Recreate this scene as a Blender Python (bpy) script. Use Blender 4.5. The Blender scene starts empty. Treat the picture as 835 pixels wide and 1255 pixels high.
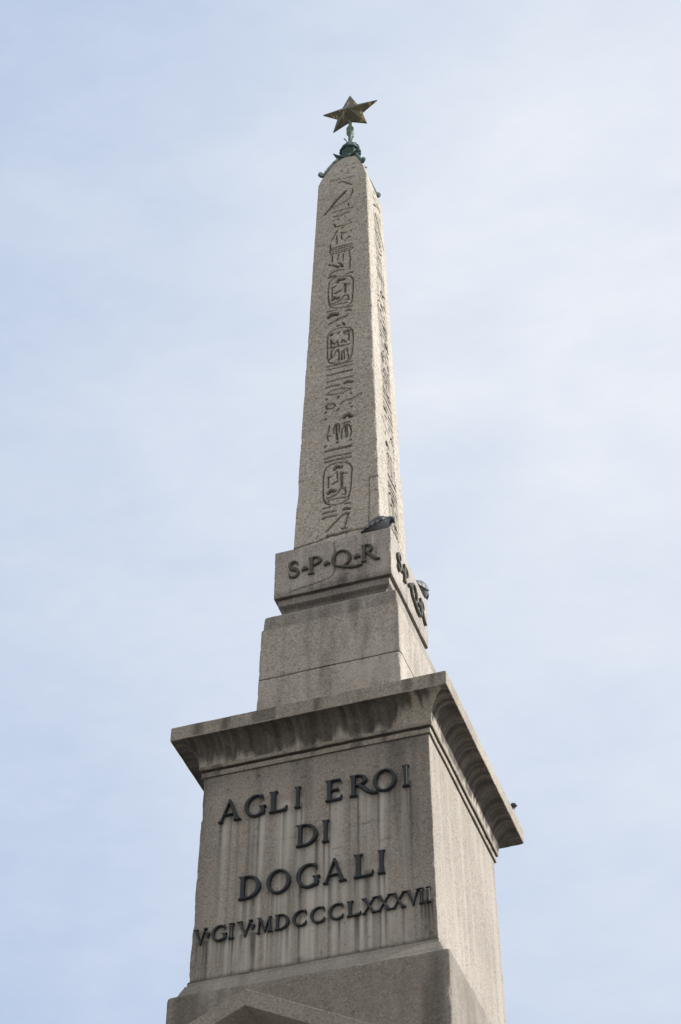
import bpy, bmesh, math, random
import numpy as np
from mathutils import Vector, Matrix
from mathutils.geometry import tessellate_polygon

random.seed(7)
sc = bpy.context.scene
COL = sc.collection
H0 = 9.94            # height of the foot of the inscribed die above the plaza
R = math.radians

# ---------------------------------------------------------------- numpy noise
def _h(i, j, k, s):
    n = (i * 374761393 + j * 668265263 + k * 2147483647 + s * 974711) & 0xFFFFFFFF
    n = ((n ^ (n >> 13)) * 1274126177) & 0xFFFFFFFF
    n = ((n ^ (n >> 16)) * 2246822519) & 0xFFFFFFFF
    return ((n ^ (n >> 15)) & 0xFFFFFF) / float(0xFFFFFF)

def vnoise(p, s=0):
    """value noise in [0,1] at points p (N,3)"""
    p = np.asarray(p, float)
    f = np.floor(p); t = p - f; t = t * t * (3 - 2 * t)
    i, j, k = [f[:, a].astype(np.int64) for a in range(3)]
    r = 0
    for a in (0, 1):
        for b in (0, 1):
            for c in (0, 1):
                w = (t[:, 0] if a else 1 - t[:, 0]) * (t[:, 1] if b else 1 - t[:, 1]) * (t[:, 2] if c else 1 - t[:, 2])
                r = r + w * _h(i + a, j + b, k + c, s)
    return r

def fbm(p, s=0, o=4):
    p = np.asarray(p, float); r = 0; a = 0.5; q = 1.0; tot = 0
    for n in range(o):
        r = r + a * vnoise(p * q + 17.3 * n, s + n); tot += a; a *= .5; q *= 2.03
    return r / tot

def sstep(a, b, x):
    t = np.clip((x - a) / (b - a), 0, 1)
    return t * t * (3 - 2 * t)

# ---------------------------------------------------------------- objects
def link(o, parent=None):
    COL.objects.link(o)
    if parent is not None:
        o.parent = parent
    return o

def empty(name, loc=(0, 0, 0), label=None, cat=None, rot=0):
    o = bpy.data.objects.new(name, None); link(o)
    o.location = loc; o.rotation_euler = (0, 0, rot); o.empty_display_size = .3
    if label: o['label'] = label
    if cat: o['category'] = cat
    return o

def mesh_np(name, verts, faces, mats, parent=None, uv=None, attrs=None, smooth=True, angle=35, loc=(0, 0, 0)):
    me = bpy.data.meshes.new(name)
    if isinstance(faces, np.ndarray):
        faces = faces.tolist()
    me.from_pydata(np.asarray(verts).tolist(), [], faces)
    me.update()
    for m in (mats if isinstance(mats, (list, tuple)) else [mats]):
        me.materials.append(m)
    if uv is not None:
        li = np.empty(len(me.loops), np.int32); me.loops.foreach_get('vertex_index', li)
        l = me.uv_layers.new(name='UVMap'); l.data.foreach_set('uv', np.asarray(uv, np.float32)[li].ravel())
    for k, v in (attrs or {}).items():
        a = me.attributes.new(k, 'FLOAT', 'POINT'); a.data.foreach_set('value', np.asarray(v, np.float32))
    if smooth:
        me.shade_smooth()
        if angle: me.set_sharp_from_angle(angle=R(angle))
    o = bpy.data.objects.new(name, me); o.location = loc
    return link(o, parent)

class MB:
    """collects plain shapes into one mesh"""
    def __init__(s): s.v = []; s.f = []; s.m = []
    def add(s, v, f, m=0):
        n = len(s.v); s.v += [tuple(p) for p in v]; s.f += [tuple(i + n for i in q) for q in f]; s.m += [m] * len(f)
    def tube(s, pts, rad, n=10, flat=1.0, m=0):
        pts = [Vector(p) for p in pts]
        if not hasattr(rad, '__len__'): rad = [rad] * len(pts)
        v = []; up = None
        for i, p in enumerate(pts):
            t = (pts[min(i + 1, len(pts) - 1)] - pts[max(i - 1, 0)]).normalized()
            if up is None:
                up = Vector((0, 0, 1)) if abs(t.z) < .9 else Vector((1, 0, 0))
            a = t.cross(up).normalized(); b = a.cross(t).normalized(); up = b
            for k in range(n):
                an = 2 * math.pi * k / n
                v.append(p + a * math.cos(an) * rad[i] + b * math.sin(an) * rad[i] * flat)
        f = [(i * n + k, i * n + (k + 1) % n, (i + 1) * n + (k + 1) % n, (i + 1) * n + k) for i in range(len(pts) - 1) for k in range(n)]
        f.append(tuple(range(n))[::-1]); f.append(tuple(range((len(pts) - 1) * n, len(pts) * n)))
        s.add(v, f, m)
    def lathe(s, prof, n=32, lobes=0, amp=0, m=0):
        v = []
        for r, z in prof:
            for k in range(n):
                a = 2 * math.pi * k / n
                q = r * (1 + amp * math.cos(lobes * a)) if lobes else r
                v.append((q * math.cos(a), q * math.sin(a), z))
        L = len(prof)
        f = [(i * n + k, i * n + (k + 1) % n, (i + 1) * n + (k + 1) % n, (i + 1) * n + k) for i in range(L - 1) for k in range(n)]
        f.append(tuple(range(n))[::-1]); f.append(tuple(range((L - 1) * n, L * n)))
        s.add(v, f, m)
    def build(s, name, mats, parent=None, loc=(0, 0, 0), smooth=True, angle=40):
        o = mesh_np(name, s.v, s.f, mats, parent, smooth=smooth, angle=angle, loc=loc)
        if any(s.m): o.data.polygons.foreach_set('material_index', s.m)
        return o

# ---------------------------------------------------------------- materials
def nmat(name):
    m = bpy.data.materials.new(name); m.use_nodes = True
    nt = m.node_tree; b = nt.nodes['Principled BSDF']
    return m, nt, b

class NT:
    def __init__(s, nt): s.nt = nt
    def n(s, t, **kw):
        x = s.nt.nodes.new(t)
        for k, v in kw.items(): setattr(x, k, v)
        return x
    def l(s, a, b): s.nt.links.new(a, b)
    def mathn(s, op, a, b=None, c=None):
        x = s.n('ShaderNodeMath', operation=op)
        for i, q in enumerate((a, b, c)):
            if q is None: continue
            if isinstance(q, (int, float)): x.inputs[i].default_value = q
            else: s.l(q, x.inputs[i])
        return x.outputs[0]
    def noise(s, vec, scale, detail=4, rough=.55, lac=2.0):
        x = s.n('ShaderNodeTexNoise'); s.l(vec, x.inputs['Vector'])
        x.inputs['Scale'].default_value = scale; x.inputs['Detail'].default_value = detail
        x.inputs['Roughness'].default_value = rough
        return x.outputs['Fac']
    def mapv(s, vec, scale=(1, 1, 1), loc=(0, 0, 0)):
        x = s.n('ShaderNodeMapping'); s.l(vec, x.inputs['Vector'])
        x.inputs['Scale'].default_value = scale; x.inputs['Location'].default_value = loc
        return x.outputs[0]
    def rng(s, v, a, b, c=0., d=1., smooth=True):
        x = s.n('ShaderNodeMapRange'); x.interpolation_type = 'SMOOTHSTEP' if smooth else 'LINEAR'
        s.l(v, x.inputs['Value'])
        for i, q in zip((1, 2, 3, 4), (a, b, c, d)): x.inputs[i].default_value = q
        return x.outputs[0]
    def mix(s, f, a, b, blend='MIX'):
        x = s.n('ShaderNodeMix', data_type='RGBA', blend_type=blend)
        for inp, q in ((x.inputs['Factor'], f), (x.inputs['A'], a), (x.inputs['B'], b)):
            if isinstance(q, (int, float)): inp.default_value = q
            elif isinstance(q, tuple): inp.default_value = (*q, 1)
            else: s.l(q, inp)
        return x.outputs['Result']
    def attr(s, name):
        x = s.n('ShaderNodeAttribute'); x.attribute_name = name
        return x.outputs['Fac']

def granite(name, base, grain=1.0, streak=0.0, pits=.5, coarse=55., bump=.35, warm=.5):
    m, nt, b = nmat(name); N = NT(nt)
    tc = N.n('ShaderNodeTexCoord'); ob = tc.outputs['Object']; uv = tc.outputs['UV']
    big = N.noise(ob, 1.1, 6, .6)
    med = N.noise(ob, 7., 5, .6)
    sp = N.noise(ob, coarse, 3, .75)
    vo = N.n('ShaderNodeTexVoronoi'); N.l(ob, vo.inputs['Vector']); vo.inputs['Scale'].default_value = coarse * 1.25
    sv = N.n('ShaderNodeSeparateColor'); N.l(vo.outputs['Color'], sv.inputs[0])
    cry = sv.outputs[0]
    base = tuple(base)
    lite = tuple(min(1, c * 1.62) for c in base); dark = tuple(c * .45 for c in base)
    col = N.mix(N.rng(big, .32, .68), tuple(c * .88 for c in base), tuple(c * 1.1 for c in base))
    col = N.mix(N.mathn('MULTIPLY', N.rng(med, .48, .75), .45), col, (base[0] * 1.04, base[1] * .88, base[2] * .74))
    # crystals: light feldspar, dark mica
    col = N.mix(N.mathn('MULTIPLY', N.rng(cry, .74, .95), .55 * grain), col, lite)
    col = N.mix(N.mathn('MULTIPLY', N.rng(cry, .26, .05), .75 * grain), col, dark)
    col = N.mix(N.mathn('MULTIPLY', N.rng(sp, .53, .66), .85 * grain), col, tuple(c * .36 for c in base))
    col = N.mix(N.mathn('MULTIPLY', N.rng(sp, .46, .34), .65 * grain), col, lite)
    pit = N.rng(N.noise(ob, 36., 3, .7), .64, .69)
    col = N.mix(N.mathn('MULTIPLY', pit, pits), col, tuple(c * .3 for c in base))
    if streak:
        st = N.noise(N.mapv(uv, (11., .55, 1)), 1., 5, .62)
        st2 = N.noise(N.mapv(uv, (34., .8, 1), (3, 7, 0)), 1., 4, .6)
        col = N.mix(N.mathn('MULTIPLY', N.rng(st, .5, .7), .62 * streak), col, (.085, .078, .074))
        col = N.mix(N.mathn('MULTIPLY', N.rng(st, .47, .32), .42 * streak), col, (.44, .425, .40))
        col = N.mix(N.mathn('MULTIPLY', N.rng(st2, .56, .72), .4 * streak), col, (.10, .092, .086))
    # weathering and painted recess shade on the stone: soot crust, washed streaks, droppings
    g = N.attr('grime_shade'); w = N.attr('wash'); d = N.attr('drop')
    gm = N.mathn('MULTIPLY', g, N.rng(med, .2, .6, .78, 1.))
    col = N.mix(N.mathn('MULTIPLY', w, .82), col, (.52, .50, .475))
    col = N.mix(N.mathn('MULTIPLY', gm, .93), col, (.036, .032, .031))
    col = N.mix(d, col, (.66, .65, .62))
    N.l(col, b.inputs['Base Color'])
    b.inputs['Roughness'].default_value = .85
    b.inputs['Specular IOR Level'].default_value = .3
    hgt = N.mathn('ADD', N.mathn('MULTIPLY', sp, .6), N.mathn('SUBTRACT', N.mathn('MULTIPLY', N.noise(ob, 38., 4, .65), 1.0), N.mathn('MULTIPLY', pit, .5)))
    bp = N.n('ShaderNodeBump'); bp.inputs['Strength'].default_value = bump; bp.inputs['Distance'].default_value = .02
    N.l(hgt, bp.inputs['Height']); N.l(bp.outputs[0], b.inputs['Normal'])
    return m

def bronze(name, c1, c2, c3=None, metal=.35, rough=.5, scale=9., streak=False, bump=.2, c3at=.62):
    m, nt, b = nmat(name); N = NT(nt)
    tc = N.n('ShaderNodeTexCoord'); ob = tc.outputs['Object']
    a = N.noise(ob, scale, 5, .65)
    col = N.mix(N.rng(a, .38, .64), c1, c2)
    if c3:
        q = N.noise(N.mapv(ob, (26, 26, 4) if streak else (22, 22, 22), (5, 2, 1)), 1., 4, .6)
        col = N.mix(N.rng(q, c3at, c3at + .08), col, c3)
    N.l(col, b.inputs['Base Color'])
    b.inputs['Metallic'].default_value = metal
    N.l(N.rng(a, .3, .7, rough - .1, rough + .18), b.inputs['Roughness'])
    bp = N.n('ShaderNodeBump'); bp.inputs['Strength'].default_value = bump; bp.inputs['Distance'].default_value = .006
    N.l(N.noise(ob, 60., 4, .6), bp.inputs['Height']); N.l(bp.outputs[0], b.inputs['Normal'])
    return m

def plain(name, c, rough=.7, var=.25, scale=30., metal=0):
    m, nt, b = nmat(name); N = NT(nt)
    tc = N.n('ShaderNodeTexCoord')
    a = N.noise(tc.outputs['Object'], scale, 4, .6)
    N.l(N.mix(N.rng(a, .3, .7), tuple(x * (1 - var) for x in c), tuple(min(1, x * (1 + var)) for x in c)), b.inputs['Base Color'])
    b.inputs['Roughness'].default_value = rough; b.inputs['Metallic'].default_value = metal
    return m

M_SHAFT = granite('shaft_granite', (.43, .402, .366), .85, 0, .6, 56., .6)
M_MORTAR = granite('mortar', (.36, .325, .27), .6, 0, .4, 60., .6)
M_BLOCK = granite('block_granite', (.36, .334, .307), .68, .25, .25, 58., .22)
M_SPQR = granite('collar_granite', (.335, .31, .295), .7, .25, .25, 60., .22)
M_DIE = granite('die_granite', (.305, .281, .257), .62, .25, .35, 70., .25)
M_CORN = granite('cornice_granite', (.34, .312, .278), .7, .3, .25, 60., .25)
M_BASE = granite('base_granite', (.275, .253, .228), .5, .25, .35, 60., .25)
M_LET = bronze('letter_bronze', (.014, .019, .027), (.030, .040, .053), (.30, .23, .11), .3, .46, 12., False, .15, .655)  # third colour paints gold glints of reflected light into the bronze
M_LET2 = bronze('letter_bronze_greenish', (.045, .046, .040), (.095, .092, .074), (.26, .225, .15), .35, .48, 14., False, .2, .64)
M_STAR = bronze('star_bronze', (.042, .038, .026), (.088, .078, .046), (.27, .20, .07), .45, .36, 10., True, .08, .56)
M_VERD = bronze('verdigris', (.032, .066, .070), (.075, .13, .128), (.03, .04, .04), .15, .62, 22., False, .3, .62)
M_VERDL = bronze('verdigris_pale', (.085, .135, .115), (.17, .23, .19), (.07, .11, .10), .1, .65, 30., False, .3, .6)

SKY_OFF = (0.3, 1.7, 0.9); SKY_BANK = (-0.0786, 0.6942, 0.7155)
# sunk hieroglyphs of the front face: stroke width and points (x, z) in millimetres
GLYPHS = [
    (11, [(-141, 10713), (138, 10710)]),
    (6, [(-155, 10752), (-37, 10740)]),
    (11, [(-41, 10649), (5, 10655), (118, 10547)]),
    (13, [(49, 10832), (77, 10827)]),
    (8, [(10, 11036), (44, 11045)]),
    (6, [(-122, 10851), (-64, 10866)]),
    (7, [(94, 11046), (123, 11042)]),
    (10, [(95, 10940), (128, 10936)]),
    (23, [(40, 10449), (-66, 10325), (-130, 10223)]),
    (17, [(-130, 10223), (-207, 10107)]),
    (6, [(127, 10464), (115, 10378), (91, 10297), (26, 10247), (-65, 10221), (-114, 10190)]),
    (6, [(75, 10213), (84, 10158)]),
    (7, [(-104, 10102), (19, 10115), (133, 10117)]),
    (11, [(-99, 10024), (-21, 10010), (28, 10034), (85, 10042)]),
    (11, [(-109, 9882), (-85, 9878), (-72, 9828), (29, 9817), (94, 9828), (114, 9839)]),
    (14, [(2, 9687), (47, 9678)]),
    (7, [(-51, 9757), (-90, 9660)]),
    (16, [(-27, 10923), (-26, 10923)]),
    (13, [(57, 10893), (58, 10893)]),
    (13, [(94, 9885), (95, 9885)]),
    (13, [(-98, 9953), (-97, 9953)]),
    (16, [(-41, 9955), (-40, 9954)]),
    (13, [(1, 9779), (2, 9778)]),
    (16, [(111, 9689), (112, 9689)]),
    (18, [(88, 9587), (89, 9586)]),
    (6, [(-49, 9753), (-116, 9603)]),
    (12, [(2, 9682), (49, 9684)]),
    (13, [(100, 9584), (68, 9566)]),
    (6, [(-2, 9655), (4, 9567)]),
    (6, [(-57, 9664), (-55, 9507)]),
    (5, [(-129, 9523), (-132, 9397)]),
    (3, [(-133, 9461), (-116, 9446), (-100, 9460), (-84, 9445), (-67, 9459), (-51, 9444), (-35, 9458), (-18, 9443), (-2, 9457), (14, 9442), (30, 9456), (47, 9441), (63, 9455), (79, 9440), (96, 9454), (112, 9439), (128, 9453)]),
    (3, [(-142, 9429), (-124, 9414), (-107, 9428), (-90, 9413), (-73, 9426), (-55, 9411), (-38, 9424), (-21, 9409), (-4, 9423), (13, 9408), (30, 9421), (47, 9406), (64, 9419), (82, 9404), (99, 9417), (116, 9402), (133, 9416)]),
    (3, [(-141, 9391), (-124, 9377), (-107, 9390), (-89, 9375), (-72, 9389), (-55, 9374), (-38, 9387), (-21, 9373), (-4, 9386), (14, 9371), (31, 9385), (48, 9370), (65, 9383), (82, 9369), (99, 9382), (116, 9367), (133, 9381)]),
    (3, [(-127, 9353), (-111, 9339), (-96, 9353), (-80, 9338), (-65, 9352), (-49, 9337), (-34, 9351), (-19, 9337), (-3, 9350), (12, 9336), (27, 9349), (43, 9335), (58, 9348), (74, 9334), (89, 9348), (104, 9333), (120, 9347)]),
    (7, [(-103, 9316), (-102, 9204)]),
    (6, [(-44, 9313), (-26, 9312), (-43, 9222)]),
    (7, [(24, 9306), (21, 9196)]),
    (6, [(93, 9320), (112, 9160)]),
    (6, [(103, 9163), (104, 8998)]),
    (15, [(-138, 9163), (-78, 9133), (-32, 9087), (-1, 9095)]),
    (14, [(-33, 9163), (-1, 9136), (22, 9072)]),
    (13, [(-126, 8994), (-95, 9023), (-32, 9032), (36, 9022)]),
    (15, [(73, 8929), (104, 8943), (136, 8931)]),
    (21, [(-137, 8944), (-108, 8952), (-69, 8941)]),
    (7, [(-138, 8849), (-102, 8896), (-39, 8919), (51, 8903), (114, 8869), (141, 8820), (142, 8658), (134, 8475), (108, 8393), (55, 8367), (-42, 8385), (-109, 8424), (-132, 8499), (-144, 8650), (-138, 8849)]),
    (29, [(-40, 8831), (-21, 8864), (38, 8850)]),
    (13, [(34, 8775), (70, 8751), (97, 8746)]),
    (15, [(48, 8749), (49, 8628)]),
    (15, [(-96, 8752), (-60, 8764)]),
    (6, [(-100, 8740), (-98, 8592)]),
    (16, [(-63, 8645), (-1, 8667)]),
    (29, [(-90, 8546), (-67, 8569), (-28, 8549)]),
    (12, [(-105, 8475), (-26, 8491), (10, 8517), (40, 8571), (85, 8563)]),
    (6, [(85, 8561), (94, 8477), (63, 8489)]),
    (9, [(-87, 8448), (-7, 8451), (81, 8436)]),
    (10, [(64, 8364), (135, 8356)]),
    (11, [(-148, 8360), (-46, 8358)]),
    (12, [(60, 8300), (82, 8311), (127, 8284)]),
    (37, [(-129, 8268), (-107, 8299), (-41, 8280)]),
    (16, [(-127, 8150), (-31, 8191), (66, 8213)]),
    (11, [(66, 8213), (92, 8229)]),
    (7, [(22, 8126), (58, 8080)]),
    (15, [(45, 9536), (46, 9536)]),
    (20, [(-30, 8087), (-29, 8087)]),
    (6, [(-33, 8093), (-1, 8081)]),
    (7, [(23, 8119), (47, 8068)]),
    (7, [(-136, 7967), (-105, 8019), (-33, 8045), (47, 8036), (112, 8003), (140, 7951), (149, 7790), (138, 7587), (115, 7493), (45, 7467), (-34, 7473), (-113, 7514), (-135, 7595), (-141, 7782), (-136, 7967)]),
    (21, [(51, 7958), (76, 7969), (103, 7957)]),
    (10, [(48, 7927), (104, 7912)]),
    (9, [(100, 7907), (97, 7810)]),
    (11, [(-103, 7884), (-97, 7766)]),
    (12, [(-95, 7858), (-78, 7822), (-58, 7797), (-22, 7842)]),
    (8, [(-26, 7838), (-18, 7771)]),
    (11, [(18, 7793), (29, 7841), (66, 7787)]),
    (15, [(-109, 7753), (-13, 7746), (102, 7738)]),
    (8, [(-100, 7698), (-73, 7710)]),
    (11, [(-92, 7683), (-98, 7571)]),
    (9, [(-75, 7591), (-114, 7565)]),
    (10, [(-44, 7665), (-21, 7697), (-8, 7641), (-11, 7522)]),
    (7, [(-40, 7676), (-67, 7605)]),
    (10, [(21, 7516), (23, 7629), (51, 7677), (79, 7666)]),
    (8, [(47, 7643), (52, 7516)]),
    (7, [(82, 7676), (99, 7510)]),
    (10, [(-140, 7461), (139, 7453)]),
    (10, [(-136, 7412), (139, 7401)]),
    (14, [(-134, 7321), (136, 7316)]),
    (11, [(-137, 7218), (144, 7218)]),
    (13, [(-139, 7133), (-85, 7143), (1, 7130)]),
    (25, [(60, 7137), (79, 7152), (137, 7131)]),
    (7, [(-141, 7027), (-60, 7074), (25, 7068), (134, 7027)]),
    (7, [(-141, 7027), (-52, 6999), (34, 6991), (134, 7027)]),
    (9, [(20, 6837), (50, 6865), (135, 6868), (181, 6884), (219, 6909), (246, 6911)]),
    (30, [(-96, 7963), (-95, 7963)]),
    (21, [(-16, 7968), (-15, 7968)]),
    (15, [(131, 6951), (131, 6951)]),
    (19, [(-5, 6950), (-4, 6949)]),
    (15, [(-16, 6926), (-15, 6926)]),
    (19, [(-138, 6953), (-137, 6952)]),
    (13, [(120, 6802), (121, 6802)]),
    (9, [(-138, 6836), (-124, 6873), (-84, 6877), (-46, 6851), (-42, 6823), (-61, 6798), (-97, 6794), (-131, 6812), (-138, 6836)]),
    (28, [(59, 6613), (73, 6639), (99, 6645), (132, 6603)]),
    (9, [(45, 6520), (82, 6533), (118, 6526)]),
    (7, [(33, 6312), (35, 6432), (60, 6495), (93, 6504), (126, 6462), (137, 6378), (127, 6311)]),
    (7, [(86, 6486), (94, 6372), (91, 6313)]),
    (6, [(71, 6481), (76, 6318)]),
    (7, [(-52, 6411), (-49, 6512), (-32, 6545), (-2, 6539), (9, 6512), (6, 6402)]),
    (13, [(-24, 6534), (-23, 6412), (-11, 6307)]),
    (8, [(-97, 6549), (-107, 6481), (-121, 6404), (-109, 6320)]),
    (9, [(-128, 6397), (-84, 6387)]),
    (17, [(-135, 6174), (-9, 6176), (131, 6174)]),
    (11, [(-141, 6070), (-22, 6077), (132, 6060)]),
    (12, [(-140, 6017), (-7, 6018), (132, 6011)]),
    (11, [(-91, 6840), (-90, 6840)]),
    (16, [(135, 6751), (136, 6751)]),
    (18, [(-5, 6758), (-4, 6758)]),
    (18, [(-140, 6753), (-139, 6753)]),
    (18, [(-139, 6650), (-139, 6650)]),
    (21, [(-10, 6267), (-9, 6266)]),
    (18, [(131, 6259), (132, 6259)]),
    (21, [(-139, 6250), (-138, 6249)]),
    (8, [(-147, 5878), (-122, 5927), (-72, 5963), (5, 5967), (73, 5953), (124, 5916), (146, 5851), (142, 5715), (131, 5536), (107, 5420), (61, 5390), (-5, 5383), (-72, 5398), (-119, 5435), (-145, 5500), (-152, 5672), (-147, 5878)]),
    (29, [(-34, 5887), (-16, 5914), (34, 5897)]),
    (12, [(28, 5821), (57, 5800), (95, 5793)]),
    (8, [(28, 5798), (30, 5614)]),
    (8, [(46, 5792), (48, 5619)]),
    (7, [(-7, 5843), (-5, 5739)]),
    (13, [(-99, 5793), (-57, 5796)]),
    (8, [(-99, 5781), (-97, 5643)]),
    (14, [(-55, 5681), (-5, 5705)]),
    (29, [(-93, 5568), (-75, 5596), (-31, 5579)]),
    (13, [(-107, 5499), (-32, 5515), (5, 5543), (26, 5598), (76, 5590)]),
    (8, [(76, 5588), (85, 5506), (56, 5504)]),
    (9, [(-98, 5446), (-82, 5469), (2, 5470), (90, 5454)]),
    (10, [(74, 5369), (132, 5362)]),
    (11, [(-147, 5366), (-76, 5372)]),
    (19, [(64, 5294), (87, 5302), (127, 5286)]),
    (13, [(-146, 5299), (-88, 5308), (-13, 5299)]),
    (13, [(-145, 5234), (-87, 5242), (-12, 5235)]),
    (14, [(-109, 5045), (-27, 5140), (55, 5220), (87, 5235), (121, 5221)]),
    (6, [(112, 5218), (77, 5043)]),
    (8, [(48, 5035), (106, 5028)]),
    (19, [(-95, 4984), (-1, 4979), (114, 4985)]),
]

# ---------------------------------------------------------------- square mouldings
def densify(prof, step):
    out = [prof[0]]
    for a, b in zip(prof[:-1], prof[1:]):
        L = math.hypot(b[0] - a[0], b[1] - a[1]); n = max(1, int(math.ceil(L / step)))
        out += [(a[0] + (b[0] - a[0]) * i / n, a[1] + (b[1] - a[1]) * i / n) for i in range(1, n + 1)]
    return out

def sweep(name, prof, mat, parent, seg=.03, r=.010, chip=.012, wob=.0025, stain=None, carve=None, seed=0, step=None, cap=True):
    """square ring sweep of a (half width, height) profile, corners worn round"""
    prof = np.array(densify(prof, step or seg)); nP = len(prof)
    wmax = prof[:, 0].max(); n = int(2 * wmax / seg)
    s = np.linspace(-1, 1, n)
    arc = [math.pi / 2 * k / 4 for k in range(1, 4)]
    cum = np.concatenate([[0], np.cumsum(np.hypot(*(prof[1:] - prof[:-1]).T))])
    V = []; UV = []; SD = []; SS = []
    for i, (w, z) in enumerate(prof):
        ring = []
        for side in range(4):
            ca, sa = math.cos(side * math.pi / 2), math.sin(side * math.pi / 2)
            x = s * (w - r); y = np.full(n, -w)
            ax = (w - r) + r * np.sin(arc); ay = -(w - r) - r * np.cos(arc)
            X = np.concatenate([x, ax]); Y = np.concatenate([y, ay])
            V.append(np.stack([X * ca - Y * sa, X * sa + Y * ca, np.full(len(X), z)], 1))
            UV.append(np.stack([X + side * 11.3, np.full(len(X), cum[i])], 1))
            SD.append(np.full(len(X), side)); SS.append(X)
    V = np.concatenate(V); UV = np.concatenate(UV); SD = np.concatenate(SD); SS = np.concatenate(SS)
    K = 4 * (n + 3)
    VW = np.repeat(prof[:, 0], K); VZ = V[:, 2].copy()
    # arris wear: pull corner vertices inward where noise says so
    corner = np.exp(-((VW - np.minimum(abs(V[:, 0]), abs(V[:, 1]))) / .02) ** 2)
    ch = .12 + np.clip(fbm(V * 7. + 3, 11 + seed, 4) - .60, 0, 1) * 3.5
    D = np.zeros_like(V)
    inward = -np.sign(V[:, :2]) * corner[:, None]
    D[:, :2] += inward * (ch * chip)[:, None]
    # edges of the profile (convex turns) are worn a little, too
    turn = np.zeros(nP)
    for i in range(1, nP - 1):
        a = prof[i] - prof[i - 1]; b = prof[i + 1] - prof[i]
        turn[i] = min(1, abs(a[0] * b[1] - a[1] * b[0]) / (np.hypot(*a) * np.hypot(*b) + 1e-9))
    tr = np.repeat(turn, K)
    nrm = V[:, :2] / np.maximum(abs(V[:, :2]).max(1), 1e-6)[:, None]
    nrm = np.where(abs(nrm) > .98, nrm, 0)
    ch2 = .1 + np.clip(fbm(V * 9. + 40, 31 + seed, 4) - .60, 0, 1) * 4
    D[:, :2] -= nrm * (tr * ch2 * chip * .8)[:, None]
    D += (np.stack([fbm(V * 6 + o, 5 + seed, 3) for o in (0, 50, 90)], 1) - .5) * wob * 2
    at = {}
    if stain is not None: at = stain(SD, SS, VZ, VW, np.repeat(cum, K))
    if carve is not None: D[:, :2] -= nrm * carve(SD, SS, VZ)[:, None]
    V = V + D
    idx = np.arange(nP * K).reshape(nP, K)
    a = idx[:-1]; b = idx[1:]
    F = np.stack([a, np.roll(a, -1, 1), np.roll(b, -1, 1), b], -1).reshape(-1, 4)
    if prof[-1, 1] < prof[0, 1]: F = F[:, ::-1]
    F = F.tolist()
    if cap:
        F.append(idx[-1].tolist()); F.append(idx[0].tolist()[::-1])
    return mesh_np(name, V, F, mat, parent, uv=UV, attrs=at, angle=32, loc=(0, 0, H0))

def n1(u, f, s): # 1-d noise
    u = np.asarray(u, float); z = np.zeros_like(u)
    return fbm(np.stack([u * f, z + s * 3.7, z], 1), s, 3)

def n2(u, v, f, g, s):
    return fbm(np.stack([u * f, v * g, np.zeros_like(u) + s * 3.7], 1), s, 4)

def seg_d(px, pz, pts):
    d = np.full(px.shape, 9.)
    for (ax, az), (bx, bz) in zip(pts[:-1], pts[1:]):
        vx, vz = bx - ax, bz - az; L = vx * vx + vz * vz + 1e-12
        t = np.clip(((px - ax) * vx + (pz - az) * vz) / L, 0, 1)
        d = np.minimum(d, np.hypot(px - ax - t * vx, pz - az - t * vz))
    return d

# ---------------------------------------------------------------- the monument
MON = empty('obelisk_monument', (0, 0, 0),
            'tall granite obelisk carved with hieroglyphs on a lettered stone pedestal, bronze star on top', 'monument')

# ---- shaft
def shaft_w(z):
    t = (z - 4.785) / (10.70 - 4.785)
    wx = .4442 + (.2969 - .4442) * t; wy = .4561 + (.2920 - .4561) * t
    zz = [10.64, 10.70, 10.76, 10.93, 11.10, 11.24, 11.365]
    ww = [.2984, .2965, .284, .247, .199, .153, .105]
    k = z > 10.64
    p = np.interp(z, zz, ww)
    return np.where(k, p, wx), np.where(k, p * (1 + (.2935 / .2984 - 1) * np.clip((11.3 - z) / .66, 0, 1)), wy)

def carve_glyphs(x, z, mirror=False, depth=.02, seed=0):
    """depth of the sunk carving at face point (x, z)"""
    d = np.zeros_like(x)
    rs = random.Random(seed)
    for w, pts in GLYPHS:
        p = [(a / 1000., b / 1000.) for a, b in pts]
        if mirror:
            p = [(.035 - a, b) for a, b in p]
            dz = -.19
            p = [(a, b + dz) for a, b in p if b + dz > 5.0]
            if len(p) < 2: continue
        r = max(w / 1000. * (.74 if not mirror else .9), .0044 if w <= 4 else .0056 if w <= 8 else .0072)
        P_ = np.array(p); x0, z0 = P_.min(0) - r - .02; x1, z1 = P_.max(0) + r + .02
        k = (x > x0) & (x < x1) & (z > z0) & (z < z1)
        if not k.any(): continue
        q = seg_d(x[k], z[k], p)
        e = depth * (.5 + min(1., r / .010) * .5) * sstep(r + .0035, r - .0030, q)
        d[k] = np.maximum(d[k], e)
    return d

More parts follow.
